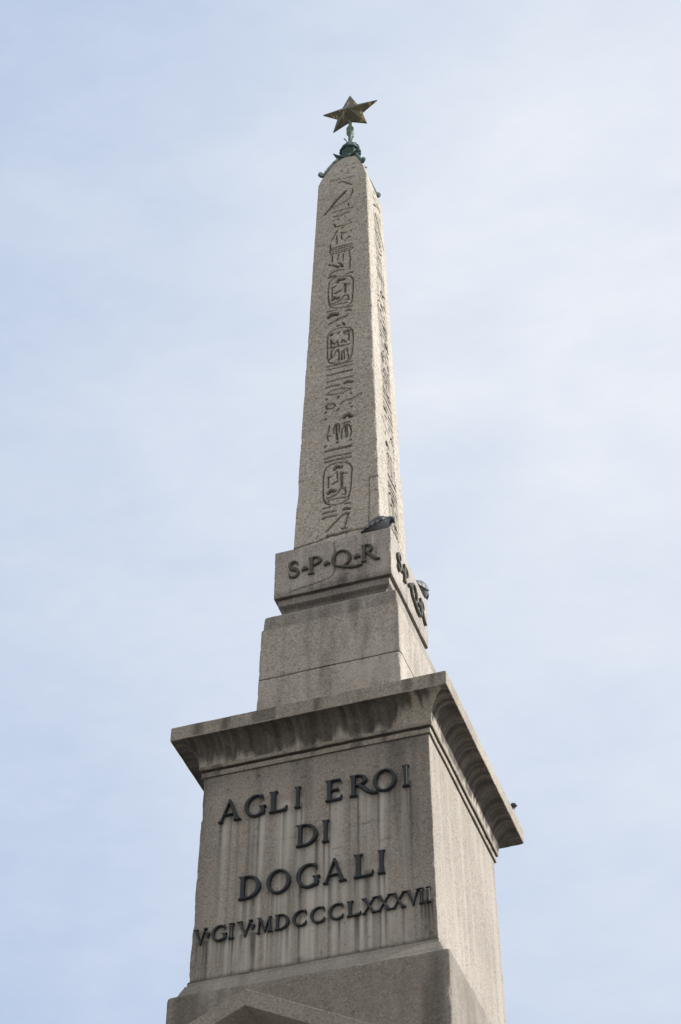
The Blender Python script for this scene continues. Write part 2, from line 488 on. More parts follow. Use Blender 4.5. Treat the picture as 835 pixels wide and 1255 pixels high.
def make_shaft():
    zs = np.concatenate([np.arange(4.785, 10.70, .0062), np.arange(10.70, 11.366, .0074)])
    wx, wy = shaft_w(zs)
    band = np.linspace(-.225, .262, 76)
    nm = 18
    mt = np.linspace(0, 1, nm + 1)
    VV = []; UV = []; GR = []; ncol = None
    for f in range(4):
        wa, wb = (wx, wy) if f % 2 == 0 else (wy, wx)     # half width along the face, distance of the face
        sc_ = np.minimum(1, .80 * wa / .262)
        rows = []
        for i, z in enumerate(zs):
            b = band * sc_[i]
            left = -wa[i] + (b[0] + wa[i]) * mt[:-1]; right = b[-1] + (wa[i] - b[-1]) * mt[1:]
            rows.append(np.concatenate([left, b, right]))
        X = np.array(rows); ncol = X.shape[1]
        Z = np.repeat(zs[:, None], ncol, 1); Y = -np.repeat(wb[:, None], ncol, 1)
        WA = np.repeat(wa[:, None], ncol, 1)
        x = X.ravel(); z = Z.ravel(); y = Y.ravel(); wa_ = WA.ravel()
        c = carve_glyphs(x, z, f != 0, .044 if f == 0 else .050, f)
        # erosion makes the carving shallower in places
        er = fbm(np.stack([x * 3, z * 2.2, np.full_like(x, f * 5.)], 1), 70 + f, 4)
        c = c * (.85 + .2 * sstep(.35, .6, er))
        gr = np.zeros_like(x)
        if f == 0:
            pd = seg_d(x, z, [(.324, 4.90), (.324, 5.645), (.372, 5.658), (.42, 5.655)])
            c += .011 * sstep(.009, .003, pd)
            crk = seg_d(x, z, [(-.5, 4.91), (-.272, 4.937), (-.197, 4.942), (-.124, 4.963), (-.091, 4.985), (-.001, 4.979), (.114, 4.988), (.286, 4.973), (.32, 4.968)])
            c += .018 * sstep(.013, .004, crk + .008 * (fbm(np.stack([x * 30, z * 30, x * 0], 1), 3, 2) - .5))
            gr += .55 * sstep(.012, .003, crk) + .5 * sstep(.008, .003, pd)
        if f == 1:
            pd = seg_d(x, z, [(-.47, 5.655), (-.43, 5.66), (-.264, 5.60), (-.275, 5.229), (-.275, 4.9)])
            c += .011 * sstep(.009, .003, pd); gr += .5 * sstep(.008, .003, pd)
        gr += (.80 if f == 0 else 1.2) * sstep(.006, .026, c) * (fbm(np.stack([x * 9, z * 9, x * 0], 1), 81, 3) + .4)  # shade inside the carved signs painted into the colour, with some dirt
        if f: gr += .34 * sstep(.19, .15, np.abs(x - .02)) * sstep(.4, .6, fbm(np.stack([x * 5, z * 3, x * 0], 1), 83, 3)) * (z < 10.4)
        c +=   .06 * np.clip(fbm(np.stack([x * 22, z * 22, x * 0 + f], 1), 50, 4) - .66, 0, 1)   # pits
        ca, sa = math.cos(f * math.pi / 2), math.sin(f * math.pi / 2)
        tilt = c
        edge = np.abs(wa_ - np.abs(x))
        tilt = tilt * sstep(0, .008, edge)
        P = np.stack([x, y + tilt, z], 1)
        # arris chips as a function of the un-displaced corner so neighbouring faces meet
        B = np.stack([x * ca - y * sa, x * sa + y * ca, z], 1)
        ch = np.clip(fbm(B * 7.5, 21, 4) - .55, 0, 1) * .025 * np.exp(-(edge / .022) ** 2) + .005 * np.exp(-(edge / .008) ** 2)
        big = np.clip(vnoise(B * 2.3, 29) - .66, 0, 1) * .03 * np.exp(-(edge / .05) ** 2)
        tot = ch + big
        dirx = -np.sign(x) * np.exp(-(edge / .03) ** 2)
        P[:, 0] += dirx * tot; P[:, 1] += tot
        W = np.stack([P[:, 0] * ca - P[:, 1] * sa, P[:, 0] * sa + P[:, 1] * ca, P[:, 2]], 1)
        W += (np.stack([fbm(B * 8 + o, 41, 4) for o in (0, 50, 90)], 1) - .5) * .004
        VV.append(W); UV.append(np.stack([x + f * 11.3, z], 1)); GR.append(gr)
    nr = len(zs)
    FF = []; off = 0
    for f in range(4):
        idx = np.arange(nr * ncol).reshape(nr, ncol) + off; off += nr * ncol
        FF.append(np.stack([idx[:-1, :-1], idx[:-1, 1:], idx[1:, 1:], idx[1:, :-1]], -1).reshape(-1, 4))
    V = np.concatenate(VV); F = np.concatenate(FF).tolist()
    n = len(V)
    V = np.concatenate([V, [[0, 0, 11.37]]])
    for f in range(4):
        o = f * nr * ncol + (nr - 1) * ncol
        F += [[o + k, o + k + 1, n] for k in range(ncol - 1)]
    UVs = np.concatenate(UV + [np.zeros((1, 2))]); G = np.concatenate(GR + [[0]])
    return mesh_np('obelisk_shaft', V, F, M_SHAFT, MON, uv=UVs, attrs={'grime_shade': np.clip(G, 0, 1)}, angle=None, loc=(0, 0, H0))

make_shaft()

# mortar bed showing under the broken foot of the shaft
sweep('mortar_bed', [(.470, 4.775), (.468, 4.83), (.462, 4.87), (.455, 4.90), (.44, 4.915)], M_MORTAR, MON, .02, .02, .03, .008, seed=3)

# ---- block with the four capitals
CRACK = [(.02, 4.80), (.015, 4.72), (.03, 4.62), (.02, 4.47), (.03, 4.40), (-.01, 4.335), (-.13, 4.30), (-.30, 4.275), (-.42, 4.255)]
def st_spqr(side, s, z, w, cum):
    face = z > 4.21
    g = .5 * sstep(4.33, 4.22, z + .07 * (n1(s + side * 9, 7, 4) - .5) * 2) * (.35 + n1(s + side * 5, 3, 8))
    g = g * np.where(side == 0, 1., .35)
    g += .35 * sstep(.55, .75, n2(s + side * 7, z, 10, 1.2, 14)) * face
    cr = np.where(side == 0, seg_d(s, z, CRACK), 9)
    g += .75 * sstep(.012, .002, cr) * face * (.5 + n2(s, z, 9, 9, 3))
    g += .5 * ((z < 4.2125) & (z > 4.2045)) + .25 * (z < 4.13)  # painted shade on the underside and in the neck recess
    d = np.zeros_like(s)
    for x0, za, zb, ww in ((.405, 4.30, 4.78, .006), (.435, 4.55, 4.79, .004), (.37, 4.60, 4.72, .004)):
        d += .5 * np.where(side == 0, np.exp(-((s - x0 - .004 * np.sin(z * 40)) / ww) ** 2), 0) * sstep(za, za + .05, z) * sstep(zb, zb - .05, z) * sstep(.4, .6, n2(s, z, 20, 12, 6))
    wsh = .35 * sstep(.52, .7, n2(s + side * 3, z, 6, 2, 21)) * face
    return {'grime_shade': np.clip(g, 0, 1), 'wash': wsh, 'drop': np.clip(d, 0, 1)}
def cv_spqr(side, s, z):
    return np.where(side == 0, .008 * sstep(.011, .003, seg_d(s, z, CRACK)), 0)
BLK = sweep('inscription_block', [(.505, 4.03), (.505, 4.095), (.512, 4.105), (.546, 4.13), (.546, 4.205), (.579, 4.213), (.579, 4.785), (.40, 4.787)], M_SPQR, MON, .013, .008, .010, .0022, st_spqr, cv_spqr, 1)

# ---- tapering step and drum below it
def st_tier(side, s, z, w, cum):
    g = .30 * sstep(.5, .72, n2(s + side * 7, z, 9, 1.5, 15))
    g += .5 * sstep(3.75, 3.79, z) * n1(s + side * 3, 5, 3)
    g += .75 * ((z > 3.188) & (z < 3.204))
    g += .35 * sstep(2.62, 2.42, z + .12 * n1(s, 8, 33))
    d = np.zeros_like(s)
    for x0, za, zb, ww in ((-.42, 2.75, 3.15, .006), (.18, 3.45, 3.85, .004), (.33, 3.70, 3.93, .004), (-.1, 2.5, 2.9, .004), (.45, 3.3, 3.6, .004)):
        d += .45 * np.where(side == 0, np.exp(-((s - x0) / ww) ** 2), 0) * sstep(za, za + .05, z) * sstep(zb, zb - .05, z) * sstep(.4, .55, n2(s, z, 20, 10, 9))
    return {'grime_shade': np.clip(g, 0, 1), 'drop': np.clip(d, 0, 1), 'wash': .25 * sstep(.55, .7, n2(s + side * 3, z, 5, 1, 25))}
sweep('upper_step', [(.49, 4.045), (.525, 4.035), (.56, 4.01), (.600, 3.975), (.632, 3.950), (.638, 3.935), (.646, 3.79)], M_BLOCK, MON, .016, .010, .016, .003, st_tier, None, 2)
sweep('tapered_drum', [(.600, 3.793), (.659, 3.789), (.669, 3.204), (.661, 3.199), (.661, 3.192), (.669, 3.187), (.683, 2.390)], M_BLOCK, MON, .016, .010, .012, .003, st_tier, None, 4)

# ---- cornice: fascia, cavetto, two fillets
CAV = [(1.036, 2.052), (1.034, 2.065), (1.0345, 2.095), (1.0385, 2.127), (1.0455, 2.156), (1.0555, 2.181), (1.069, 2.207), (1.086, 2.230), (1.106, 2.250), (1.129, 2.263), (1.155, 2.268), (1.180, 2.268)]
def st_corn(side, s, z, w, cum):
    t = np.clip((z - 2.07) / .2, 0, 1)
    tt = np.clip((cum - .12) / .30, 0, 1)                    # along the cavetto
    cav = (w > 1.033) & (z > 2.06) & (z < 2.275) & (w < 1.2295)
    u = s + side * 13.7
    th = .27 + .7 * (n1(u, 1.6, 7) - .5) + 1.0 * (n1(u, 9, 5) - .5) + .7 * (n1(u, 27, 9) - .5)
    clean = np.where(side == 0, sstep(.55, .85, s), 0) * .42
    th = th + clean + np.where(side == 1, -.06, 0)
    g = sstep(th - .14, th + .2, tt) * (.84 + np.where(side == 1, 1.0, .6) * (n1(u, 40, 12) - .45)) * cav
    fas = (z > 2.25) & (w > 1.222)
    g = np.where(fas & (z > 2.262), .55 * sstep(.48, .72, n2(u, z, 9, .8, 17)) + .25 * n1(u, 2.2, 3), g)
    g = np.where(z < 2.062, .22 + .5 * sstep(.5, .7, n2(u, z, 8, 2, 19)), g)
    g = np.where((z < 2.0335) & (z > 2.0085) & (w < 1.03), .95, g); g = np.where(z < 1.9625, .9, g)  # shadow lines of the groove and fillet underside painted dark
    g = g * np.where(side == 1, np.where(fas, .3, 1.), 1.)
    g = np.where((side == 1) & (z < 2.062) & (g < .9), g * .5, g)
    wsh = .35 * sstep(.5, .68, n2(u, cum, 16, .8, 27)) * cav * (1 - g)
    return {'grime_shade': np.clip(g, 0, 1), 'wash': wsh}
sweep('cornice', [(.99, 1.960), (1.015, 1.963), (1.016, 2.008), (1.000, 2.011), (1.000, 2.030), (1.030, 2.034)] + CAV + [(1.205, 2.262), (1.2265, 2.252), (1.230, 2.258), (1.2295, 2.388), (1.222, 2.395), (.55, 2.400)],
      M_CORN, MON, .013, .006, .008, .0025, st_corn, None, 5)

# ---- inscribed die
LETTERS = []   # (row, char, x0, x1, baseline, height)
for row, zb, h, items in (
    (1, 1.452, .214, [('A', -.839, -.626), ('G', -.607, -.407), ('L', -.392, -.218), ('I', -.169, -.102), ('E', .100, .258), ('R', .309, .557), ('O', .515, .721), ('I', .761, .832)]),
    (2, 1.060, .216, [('D', -.146, .048), ('I', .076, .147)]),
    (3, .658, .222, [('D', -.628, -.429), ('O', -.387, -.176), ('G', -.134, .075), ('A', .089, .297), ('L', .344, .523), ('I', .545, .619)]),
    (4, .318, .142, [('V', -.997, -.875), ('.', -.892, -.850), ('G', -.838, -.703), ('I', -.697, -.641), ('V', -.627, -.490), ('.', -.512, -.470), ('M', -.460, -.318), ('D', -.307, -.182), ('C', -.157, -.036), ('C', -.011, .115), ('C', .140, .268), ('L', .290, .413), ('X', .413, .540), ('X', .535, .662), ('X', .656, .777), ('V', .769, .890), ('I', .880, .927), ('I', .935, .982)])):
    for ch, a, b in items: LETTERS.append((row, ch, a, b, zb, h))

def st_die(side, s, z, w, cum):
    u = s + side * 13.7
    fr = side == 0
    g = np.zeros_like(s); wsh = np.zeros_like(s)
    rs = random.Random(3)
    for row, ch, a, b, zb, h in LETTERS:
        c = (a + b) / 2; hw = (b - a) / 2
        ln = {1: .75, 2: .5, 3: .5, 4: .34}[row]
        fall = sstep(zb + h * .7, zb + h * .2, z) * np.exp(-np.clip(zb - z, 0, 9) / ln)
        # rain washes the stone pale between the strokes, copper and soot run under the strokes
        for k in range(4):
            x0 = c + (rs.random() - .5) * 2 * hw * .95; ww = rs.uniform(.006, .04); a0 = rs.uniform(.2, .8)
            x0s = x0 + .008 * (n1(z, 5, k + row * 7) - .5)
            wsh += fr * a0 * np.exp(-((s - x0s) / ww) ** 2) * fall
        for k in range(4):
            x0 = c + (rs.random() - .5) * 2 * hw; ww = rs.uniform(.004, .013); a0 = rs.uniform(.25, .75)
            g += fr * a0 * np.exp(-((s - x0) / ww) ** 2) * fall * (z < zb + h * .3)
    wsh *= .85 + 1.2 * (n2(u, z, 9, 1.6, 44) - .2)
    wsh *= sstep(.02, .3, .99 - abs(s))
    br = sstep(.50, .68, n2(u, z, 6, .5, 51))                                  # brown runs from the cornice
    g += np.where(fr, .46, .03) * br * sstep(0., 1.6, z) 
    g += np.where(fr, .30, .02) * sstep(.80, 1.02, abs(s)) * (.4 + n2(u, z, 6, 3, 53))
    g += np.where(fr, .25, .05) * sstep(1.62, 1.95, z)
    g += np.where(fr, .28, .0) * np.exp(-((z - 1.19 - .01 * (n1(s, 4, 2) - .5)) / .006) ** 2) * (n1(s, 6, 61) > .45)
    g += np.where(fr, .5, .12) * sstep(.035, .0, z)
    pit = sstep(.72, .76, n2(u, z, 26, 26, 57))
    g += pit * .35
    wsh += np.where(side == 1, .25 * sstep(.45, .7, n2(u, z, 12, .5, 58)), 0)
    return {'grime_shade': np.clip(g, 0, .9), 'wash': np.clip(wsh, 0, 1)}
def cv_die(side, s, z):
    e = sstep(.05, 0, 1.01 - abs(s)) * np.clip(n1(z, 9, 90) - .6, 0, 1) * .02
    return e
DIE = sweep('pedestal_die', [(1.020, -.002), (1.022, .004), (.996, 1.962)], M_DIE, MON, .0145, .007, .012, .0022, st_die, cv_die, 6)

# ---- moulding and block under the die
def st_low(side, s, z, w, cum):
    u = s + side * 13.7
    g = np.where(side == 0, .45, .22) * sstep(.45, .72, n2(u, z, 5, 1.2, 71)) + np.where(side == 0, .16, np.where(z < -.185, .20, .05))
    g += np.where(side == 0, .25, .05) * sstep(.7, .74, n2(u, z, 24, 24, 73))
    return {'grime_shade': np.clip(g, 0, .8), 'wash': .2 * sstep(.55, .7, n2(u, z, 7, 1.5, 74))}
def st_mould(side, s, z, w, cum):
    d = st_low(side, s, z, w, cum)
    d['grime_shade'] = d['grime_shade'] * .6 + .6 * (z > -.012); d['wash'] = d['wash'] + .25
    return d
sweep('base_moulding', [(1.00, .000), (1.030, -.002), (1.031, -.038), (1.046, -.048), (1.050, -.062), (1.062, -.088), (1.072, -.110), (1.083, -.140), (1.098, -.163), (1.110, -.170)], M_BASE, MON, .02, .008, .014, .003, st_mould, None, 7, .012)
sweep('base_block', [(1.06, -.166), (1.118, -.170), (1.134, -.176), (1.141, -.190), (1.142, -1.95)], M_BASE, MON, .03, .014, .016, .004, st_low, None, 8)

# ---- gabled arms on the four sides of the base, plinth and steps
def gabled_arm(side):
    a = side * math.pi / 2
    mb = MB()
    A, ZA, SL, T = 2.364, -.984, .477, .131          # front distance, apex, slope, height of raking band
    HW = 1.42
    def prism(poly, y0, y1):
        n = len(poly)
        v = [(x, -y0, z) for x, z in poly] + [(x, -y1, z) for x, z in poly]
        f = [tuple(range(n)), tuple(range(n, 2 * n))[::-1]] + [(i, i + n, (i + 1) % n + n, (i + 1) % n) for i in range(n)]
        mb.add(v, f)
    rk = lambda x, z0: z0 - SL * abs(x)
    # raking cornice, two mitred halves, running back into the block as a roof
    for s in (-1, 1):
        q = [(0, ZA), (s * HW, rk(HW, ZA)), (s * HW, rk(HW, ZA - T)), (0, ZA - T)]
        prism(q if s > 0 else q[::-1], 1.10, A)
    body = [(0, ZA - T - .002), (HW - .12, rk(HW - .12, ZA - T - .002)), (HW - .12, -6.2), (-(HW - .12), -6.2), (-(HW - .12), rk(HW - .12, ZA - T - .002))]
    prism(body, 1.09, A - .52)
    fr = [(-.95, -2.15), (.95, -2.15), (.95, -5.6), (-.95, -5.6)]
    for p in ([(-1.0, -2.1), (1.0, -2.1), (1.0, -2.22), (-1.0, -2.22)], [(-1.0, -5.5), (1.0, -5.5), (1.0, -5.62), (-1.0, -5.62)], [(-1.0, -2.222), (-.88, -2.222), (-.88, -5.498), (-1.0, -5.498)], [(.88, -2.222), (1.0, -2.222), (1.0, -5.498), (.88, -5.498)]):
        prism(p, A - .518, A - .44)
    c, s_ = math.cos(a), math.sin(a)
    v = [(x * c - y * s_, x * s_ + y * c, z) for x, y, z in mb.v]
    o = mesh_np('gabled_arm', v, mb.f, M_BASE, MON, smooth=False, loc=(0, 0, H0))
    bm = bmesh.new(); bm.from_mesh(o.data)
    bmesh.ops.recalc_face_normals(bm, faces=bm.faces[:])
    bm.to_mesh(o.data); bm.free()
    bv = o.modifiers.new('bevel', 'BEVEL'); bv.width = .004; bv.segments = 2; bv.limit_method = 'ANGLE'
    return o
for k in range(4): gabled_arm(k)
sweep('pedestal_core', [(1.139, -1.952), (1.139, -6.2)], M_BASE, MON, .12, .02, .01, .003, None, None, 9)
sweep('plinth', [(1.0, -6.205), (2.62, -6.21), (2.64, -6.25), (2.64, -6.55), (2.72, -6.65), (2.80, -6.75), (2.80, -8.85)], M_BASE, MON, .16, .02, .01, .004, None, None, 10)
for k, (w, zt) in enumerate(((3.3, -8.852), (3.85, -9.212), (4.4, -9.572))):
    sweep('step', [(w - .7, zt - .002), (w - .02, zt), (w, zt - .02), (w, zt - .37)], M_BASE, MON, .2, .02, .012, .004, None, None, 11 + k)

# ---------------------------------------------------------------- bronze letters
def poly_sd(X, Y, poly):
    p = np.array(poly, float); n = len(p)
    d = np.full(X.shape, 9e9); inside = np.zeros(X.shape, bool)
    for i in range(n):
        a = p[i]; b = p[(i + 1) % n]
        vx, vy = b - a; L = vx * vx + vy * vy + 1e-12
        t = np.clip(((X - a[0]) * vx + (Y - a[1]) * vy) / L, 0, 1)
        d = np.minimum(d, (X - a[0] - t * vx) ** 2 + (Y - a[1] - t * vy) ** 2)
        if a[1] != b[1]:
            c = ((a[1] > Y) != (b[1] > Y)) & (X < (b[0] - a[0]) * (Y - a[1]) / (b[1] - a[1]) + a[0])
            inside ^= c
    d = np.sqrt(d)
    return np.where(inside, -d, d)

def ell(cx, cy, rx, ry, n=56): return [(cx + rx * math.cos(2 * math.pi * k / n), cy + ry * math.sin(2 * math.pi * k / n)) for k in range(n)]
def rect(x0, y0, x1, y1): return [(x0, y0), (x1, y0), (x1, y1), (x0, y1)]
def foot(x0, x1, s=.075): return [(x0 - s, 0), (x1 + s, 0), (x1 + s, .038), (x1 + .012, .085), (x1, .14), (x0, .14), (x0 - .012, .085), (x0 - s, .038)]
def headp(x0, x1, s=.075): return [(x, 1 - y) for x, y in foot(x0, x1, s)]
def stem(x0, x1, s=.075): return [('+', rect(x0, .02, x1, .98)), ('+', foot(x0, x1, s)), ('+', headp(x0, x1, s))]

def letter_ops(ch):
    T = .175
    if ch == 'I': return stem(.08, .08 + T), .335
    if ch == 'L':
        return stem(.08, .255) + [('+', rect(.1, 0, .60, .085)), ('+', [(.44, 0), (.62, 0), (.675, .27), (.635, .27), (.56, .12), (.44, .085)])], .675
    if ch == 'E':
        return stem(.08, .255) + [('+', rect(.1, 0, .58, .085)), ('+', rect(.1, .915, .56, 1)), ('+', rect(.2, .47, .48, .55)),
                                  ('+', [(.44, 0), (.60, 0), (.65, .25), (.61, .25), (.54, .12), (.44, .08)]), ('+', [(.44, 1), (.585, 1), (.60, .77), (.565, .77), (.52, .88), (.44, .92)]),
                                  ('+', [(.42, .47), (.51, .38), (.51, .64), (.42, .55)])], .65
    if ch == 'D':
        return [('+', ell(.32, .5, .53, .5)), ('-', ell(.30, .5, .365, .415)), ('-', rect(-.5, -.2, .20, 1.2))] + [('+', rect(.1, .0, .36, .085)), ('+', rect(.1, .915, .36, 1))] + stem(.08, .255), .85
    if ch == 'O': return [('+', ell(.5, .5, .5, .52)), ('-', ell(.5, .5, .315, .425))], 1.0
    if ch == 'C':
        return [('+', ell(.47, .5, .47, .52)), ('-', ell(.51, .5, .335, .425)), ('-', [(.66, .2), (1.2, -.1), (1.2, 1.1), (.66, .8)]),
                ('+', [(.60, .97), (.76, 1.0), (.77, .68), (.735, .68), (.69, .82), (.58, .90)]), ('+', [(.60, .03), (.74, .06), (.80, .30), (.76, .31), (.68, .17), (.56, .10)])], .80
    if ch == 'G':
        return [('+', ell(.47, .5, .47, .52)), ('-', ell(.51, .5, .335, .425)), ('-', [(.66, .3), (1.2, .3), (1.2, 1.1), (.66, .8)]), ('-', rect(.86, -.1, 1.2, 1.1)),
                ('+', [(.60, .97), (.77, 1.0), (.78, .69), (.745, .69), (.70, .82), (.58, .90)]),
                ('+', rect(.67, .06, .835, .42)), ('+', [(.59, .46), (.59, .42), (.66, .36), (.85, .36), (.91, .42), (.91, .46)]), ('+', [(.40, .0), (.66, .02), (.80, .06), (.68, .16), (.5, .09)])], .91
    if ch == 'A':
        return [('+', [(.07, .0), (.17, .0), (.50, .93), (.43, 1.04)]), ('+', [(.40, 1.04), (.535, 1.04), (.90, 0), (.70, 0)]), ('+', rect(.22, .30, .74, .38)),
                ('+', [(0, 0), (.25, 0), (.25, .035), (.19, .09), (.09, .09), (0, .035)]), ('+', [(.62, 0), (.97, 0), (.97, .035), (.89, .09), (.68, .09), (.62, .035)])], .97
    if ch == 'V':
        return [('+', [(.08, 1), (.27, 1), (.565, .06), (.50, -.03), (.46, -.03)]), ('+', [(.74, 1), (.83, 1), (.52, -.03), (.47, .12)]),
                ('+', [(0, 1), (.345, 1), (.345, .965), (.28, .91), (.09, .91), (0, .965)]), ('+', [(.65, 1), (.92, 1), (.92, .965), (.84, .91), (.74, .91), (.65, .965)])], .92
    if ch == 'X':
        return [('+', [(.06, 1), (.26, 1), (.87, 0), (.67, 0)]), ('+', [(.74, 1), (.84, 1), (.20, 0), (.10, 0)]),
                ('+', [(0, 1), (.33, 1), (.33, .965), (.27, .92), (.08, .92), (0, .965)]), ('+', [(.64, 1), (.92, 1), (.92, .965), (.84, .92), (.72, .92), (.64, .965)]),
                ('+', [(.60, 0), (.94, 0), (.94, .035), (.86, .08), (.66, .08), (.60, .035)]), ('+', [(.02, 0), (.29, 0), (.29, .035), (.22, .08), (.10, .08), (.02, .035)])], .94
    if ch == 'M':
        return [('+', [(.10, 0), (.19, 0), (.27, 1), (.16, 1)]), ('+', [(.16, 1), (.32, 1), (.60, .12), (.53, .0)]), ('+', [(.78, 1), (.87, .98), (.57, .0), (.52, .1)]), ('+', [(.76, 1), (.90, 1), (1.0, 0), (.80, 0)]),
                ('+', [(.02, 0), (.28, 0), (.28, .035), (.2, .08), (.1, .08), (.02, .035)]), ('+', [(.72, 0), (1.08, 0), (1.08, .035), (1.0, .09), (.80, .09), (.72, .035)]),
                ('+', [(.07, 1), (.30, 1), (.26, .92), (.16, .92), (.07, .965)]), ('+', [(.76, 1), (.99, 1), (.99, .965), (.9, .92), (.78, .92)])], 1.08
    if ch == 'P' or ch == 'R':
        ops = [('+', ell(.30, .735, .37, .265)), ('-', ell(.28, .735, .22, .185)), ('-', rect(-.5, .2, .20, 1.2)), ('+', rect(.1, .915, .34, 1)), ('+', rect(.1, .47, .34, .545))] + stem(.08, .255)
        if ch == 'P': return ops, .67
        return ops + [('path', [(.36, .50), (.50, .36), (.64, .20), (.78, .08), (.92, .02), (1.02, .02)], [.07, .09, .095, .085, .06, .025])], 1.03
    if ch == 'Q':
        return [('+', ell(.5, .5, .5, .52)), ('-', ell(.5, .5, .325, .425)), ('path', [(.38, .06), (.56, .0), (.78, -.075), (1.02, -.135), (1.28, -.16), (1.52, -.13)], [.03, .065, .085, .085, .07, .035])], 1.0
    if ch == 'S':
        c = []
        for k in range(25):
            t = k / 24.
            if t < .5:
                a = R(20 + 255 * t / .5); c.append((.31 + .225 * math.cos(a), .745 + .215 * math.sin(a)))
            else:
                a = R(95 - 255 * (t - .5) / .5); c.append((.31 + .245 * math.cos(a), .265 + .23 * math.sin(a) + .02))
        rr = [.035 + .065 * math.sin(math.pi * k / 24.) for k in range(25)]
        return [('path', c, rr), ('+', [(.50, .95), (.535, .95), (.56, .70), (.515, .70)]), ('+', [(.045, .05), (.08, .05), (.10, .32), (.055, .32)])], .60
    if ch == '.':
        return [('+', [(0, .66), (.5, .70), (1, .66), (.62, .36), (.5, .30), (.38, .36)])], 1.0
    if ch == ',':     # wedge-shaped stop between the large capitals
        return [('+', [(0, .40), (.42, .60), (.62, .60), (1, .46), (.98, .38), (.6, .40), (.45, .36), (.1, .33)])], 1.0

def contours(F, xs, ys):
    segs = {}
    nx, ny = len(xs), len(ys); pts = {}
    def ep(k):
        if k in pts: return pts[k]
        t, i, j = k
        a = F[j, i]; b = F[j, i + 1] if t == 'h' else F[j + 1, i]
        q = a / (a - b)
        pts[k] = (xs[i] + q * (xs[1] - xs[0]), ys[j]) if t == 'h' else (xs[i], ys[j] + q * (ys[1] - ys[0]))
        return pts[k]
    S = F < 0
    mixd = np.argwhere((S[:-1, :-1] != S[1:, 1:]) | (S[:-1, 1:] != S[1:, :-1]) | (S[:-1, :-1] != S[:-1, 1:]))
    for j, i in mixd:
        c = [S[j, i], S[j, i + 1], S[j + 1, i + 1], S[j + 1, i]]
        e = [('h', i, j), ('v', i + 1, j), ('h', i, j + 1), ('v', i, j)]
        ent = [k for k in range(4) if not c[k] and c[(k + 1) % 4]]; ext = [k for k in range(4) if c[k] and not c[(k + 1) % 4]]
        for a, b in zip(sorted(ent), sorted(ext)):
            segs[tuple(e[a])] = tuple(e[b])
    loops = []
    segs = {(k[0], int(k[1]), int(k[2])): (v[0], int(v[1]), int(v[2])) for k, v in segs.items()}
    while segs:
        k0, k = segs.popitem(); lp = [k0]
        while k != k0 and k in segs:
            lp.append(k); k = segs.pop(k)
        L = [ep(q) for q in lp]
        # drop nearly collinear points
        out = []
        for i in range(len(L)):
            a, b, c = L[i - 1], L[i], L[(i + 1) % len(L)]
            cr = abs((b[0] - a[0]) * (c[1] - b[1]) - (b[1] - a[1]) * (c[0] - b[0]))
            if cr > 2e-6: out.append(b)
        if len(out) > 4: loops.append(out)
    return loops

_cache = {}
def letter_mesh(ch, w, h, thick, mat, fat=0.0):
    key = (ch, round(w, 3), round(h, 3), thick, mat.name)
    if key in _cache: return _cache[key]
    ops, W = letter_ops(ch)
    st = .0125
    xs = np.arange(-.12, max(W, 1.65 if ch == 'Q' else W) + .14, st) + .00037; ys = np.arange(-.30, 1.18, st) + .00041
    X, Y = np.meshgrid(xs, ys)
    F = np.full(X.shape, 9.)
    for op in ops:
        if op[0] == '+': F = np.minimum(F, poly_sd(X, Y, op[1]))
        elif op[0] == '-': F = np.maximum(F, -poly_sd(X, Y, op[1]))
        else:
            pts, rad = op[1], op[2]
            for (a, b, ra, rb) in zip(pts[:-1], pts[1:], rad[:-1], rad[1:]):
                vx, vy = b[0] - a[0], b[1] - a[1]; L = vx * vx + vy * vy + 1e-12
                t = np.clip(((X - a[0]) * vx + (Y - a[1]) * vy) / L, 0, 1)
                F = np.minimum(F, np.hypot(X - a[0] - t * vx, Y - a[1] - t * vy) - (ra + (rb - ra) * t))
    F = F - fat
    sx = w / W; bv = .0032
    outer = []; inner = []
    for lp in contours(F, xs, ys):
        p = np.array(lp) * (sx, h); n = len(p)
        t = np.roll(p, -1, 0) - np.roll(p, 1, 0); t /= np.maximum(np.hypot(*t.T), 1e-9)[:, None]
        nr = np.stack([-t[:, 1], t[:, 0]], 1)
        # the outline runs with its inside on one fixed hand; find it from the field
        q = p + nr * .002; fi = np.clip(((q[:, 0] / sx - xs[0]) / st).astype(int), 0, len(xs) - 1); fj = np.clip(((q[:, 1] / h - ys[0]) / st).astype(int), 0, len(ys) - 1)
        q2 = p - nr * .002; gi = np.clip(((q2[:, 0] / sx - xs[0]) / st).astype(int), 0, len(xs) - 1); gj = np.clip(((q2[:, 1] / h - ys[0]) / st).astype(int), 0, len(ys) - 1)
        if F[fj, fi].sum() > F[gj, gi].sum(): p = p[::-1]; nr = nr[::-1] * -1
        outer.append(p); inner.append(p + nr * bv)
    tris = tessellate_polygon([[Vector((x, y, 0)) for x, y in q] for q in inner])
    V = []; Fc = []; base = 0; NT_ = sum(len(q) for q in outer)
    for yy, src in ((0, outer), (-(thick - bv), outer), (-thick, inner)):
        for q in src: V += [(x, yy, z) for x, z in q]
    for q in outer:
        n = len(q)
        for L in (0, 1):
            for i in range(n):
                j = (i + 1) % n
                Fc.append((L * NT_ + base + i, L * NT_ + base + j, (L + 1) * NT_ + base + j, (L + 1) * NT_ + base + i))
        base += n
    Fc += [tuple(2 * NT_ + i for i in t_) for t_ in tris] + [tuple(i for i in t_)[::-1] for t_ in tris]
    me = bpy.data.meshes.new('letter'); me.from_pydata([tuple(map(float, v)) for v in V], [], Fc); me.update()
    bm = bmesh.new(); bm.from_mesh(me); bmesh.ops.recalc_face_normals(bm, faces=bm.faces[:]); bm.to_mesh(me); bm.free()
    me.materials.clear(); me.materials.append(mat)
    me.shade_smooth(); me.set_sharp_from_angle(angle=R(30))
    _cache[key] = me
    return me

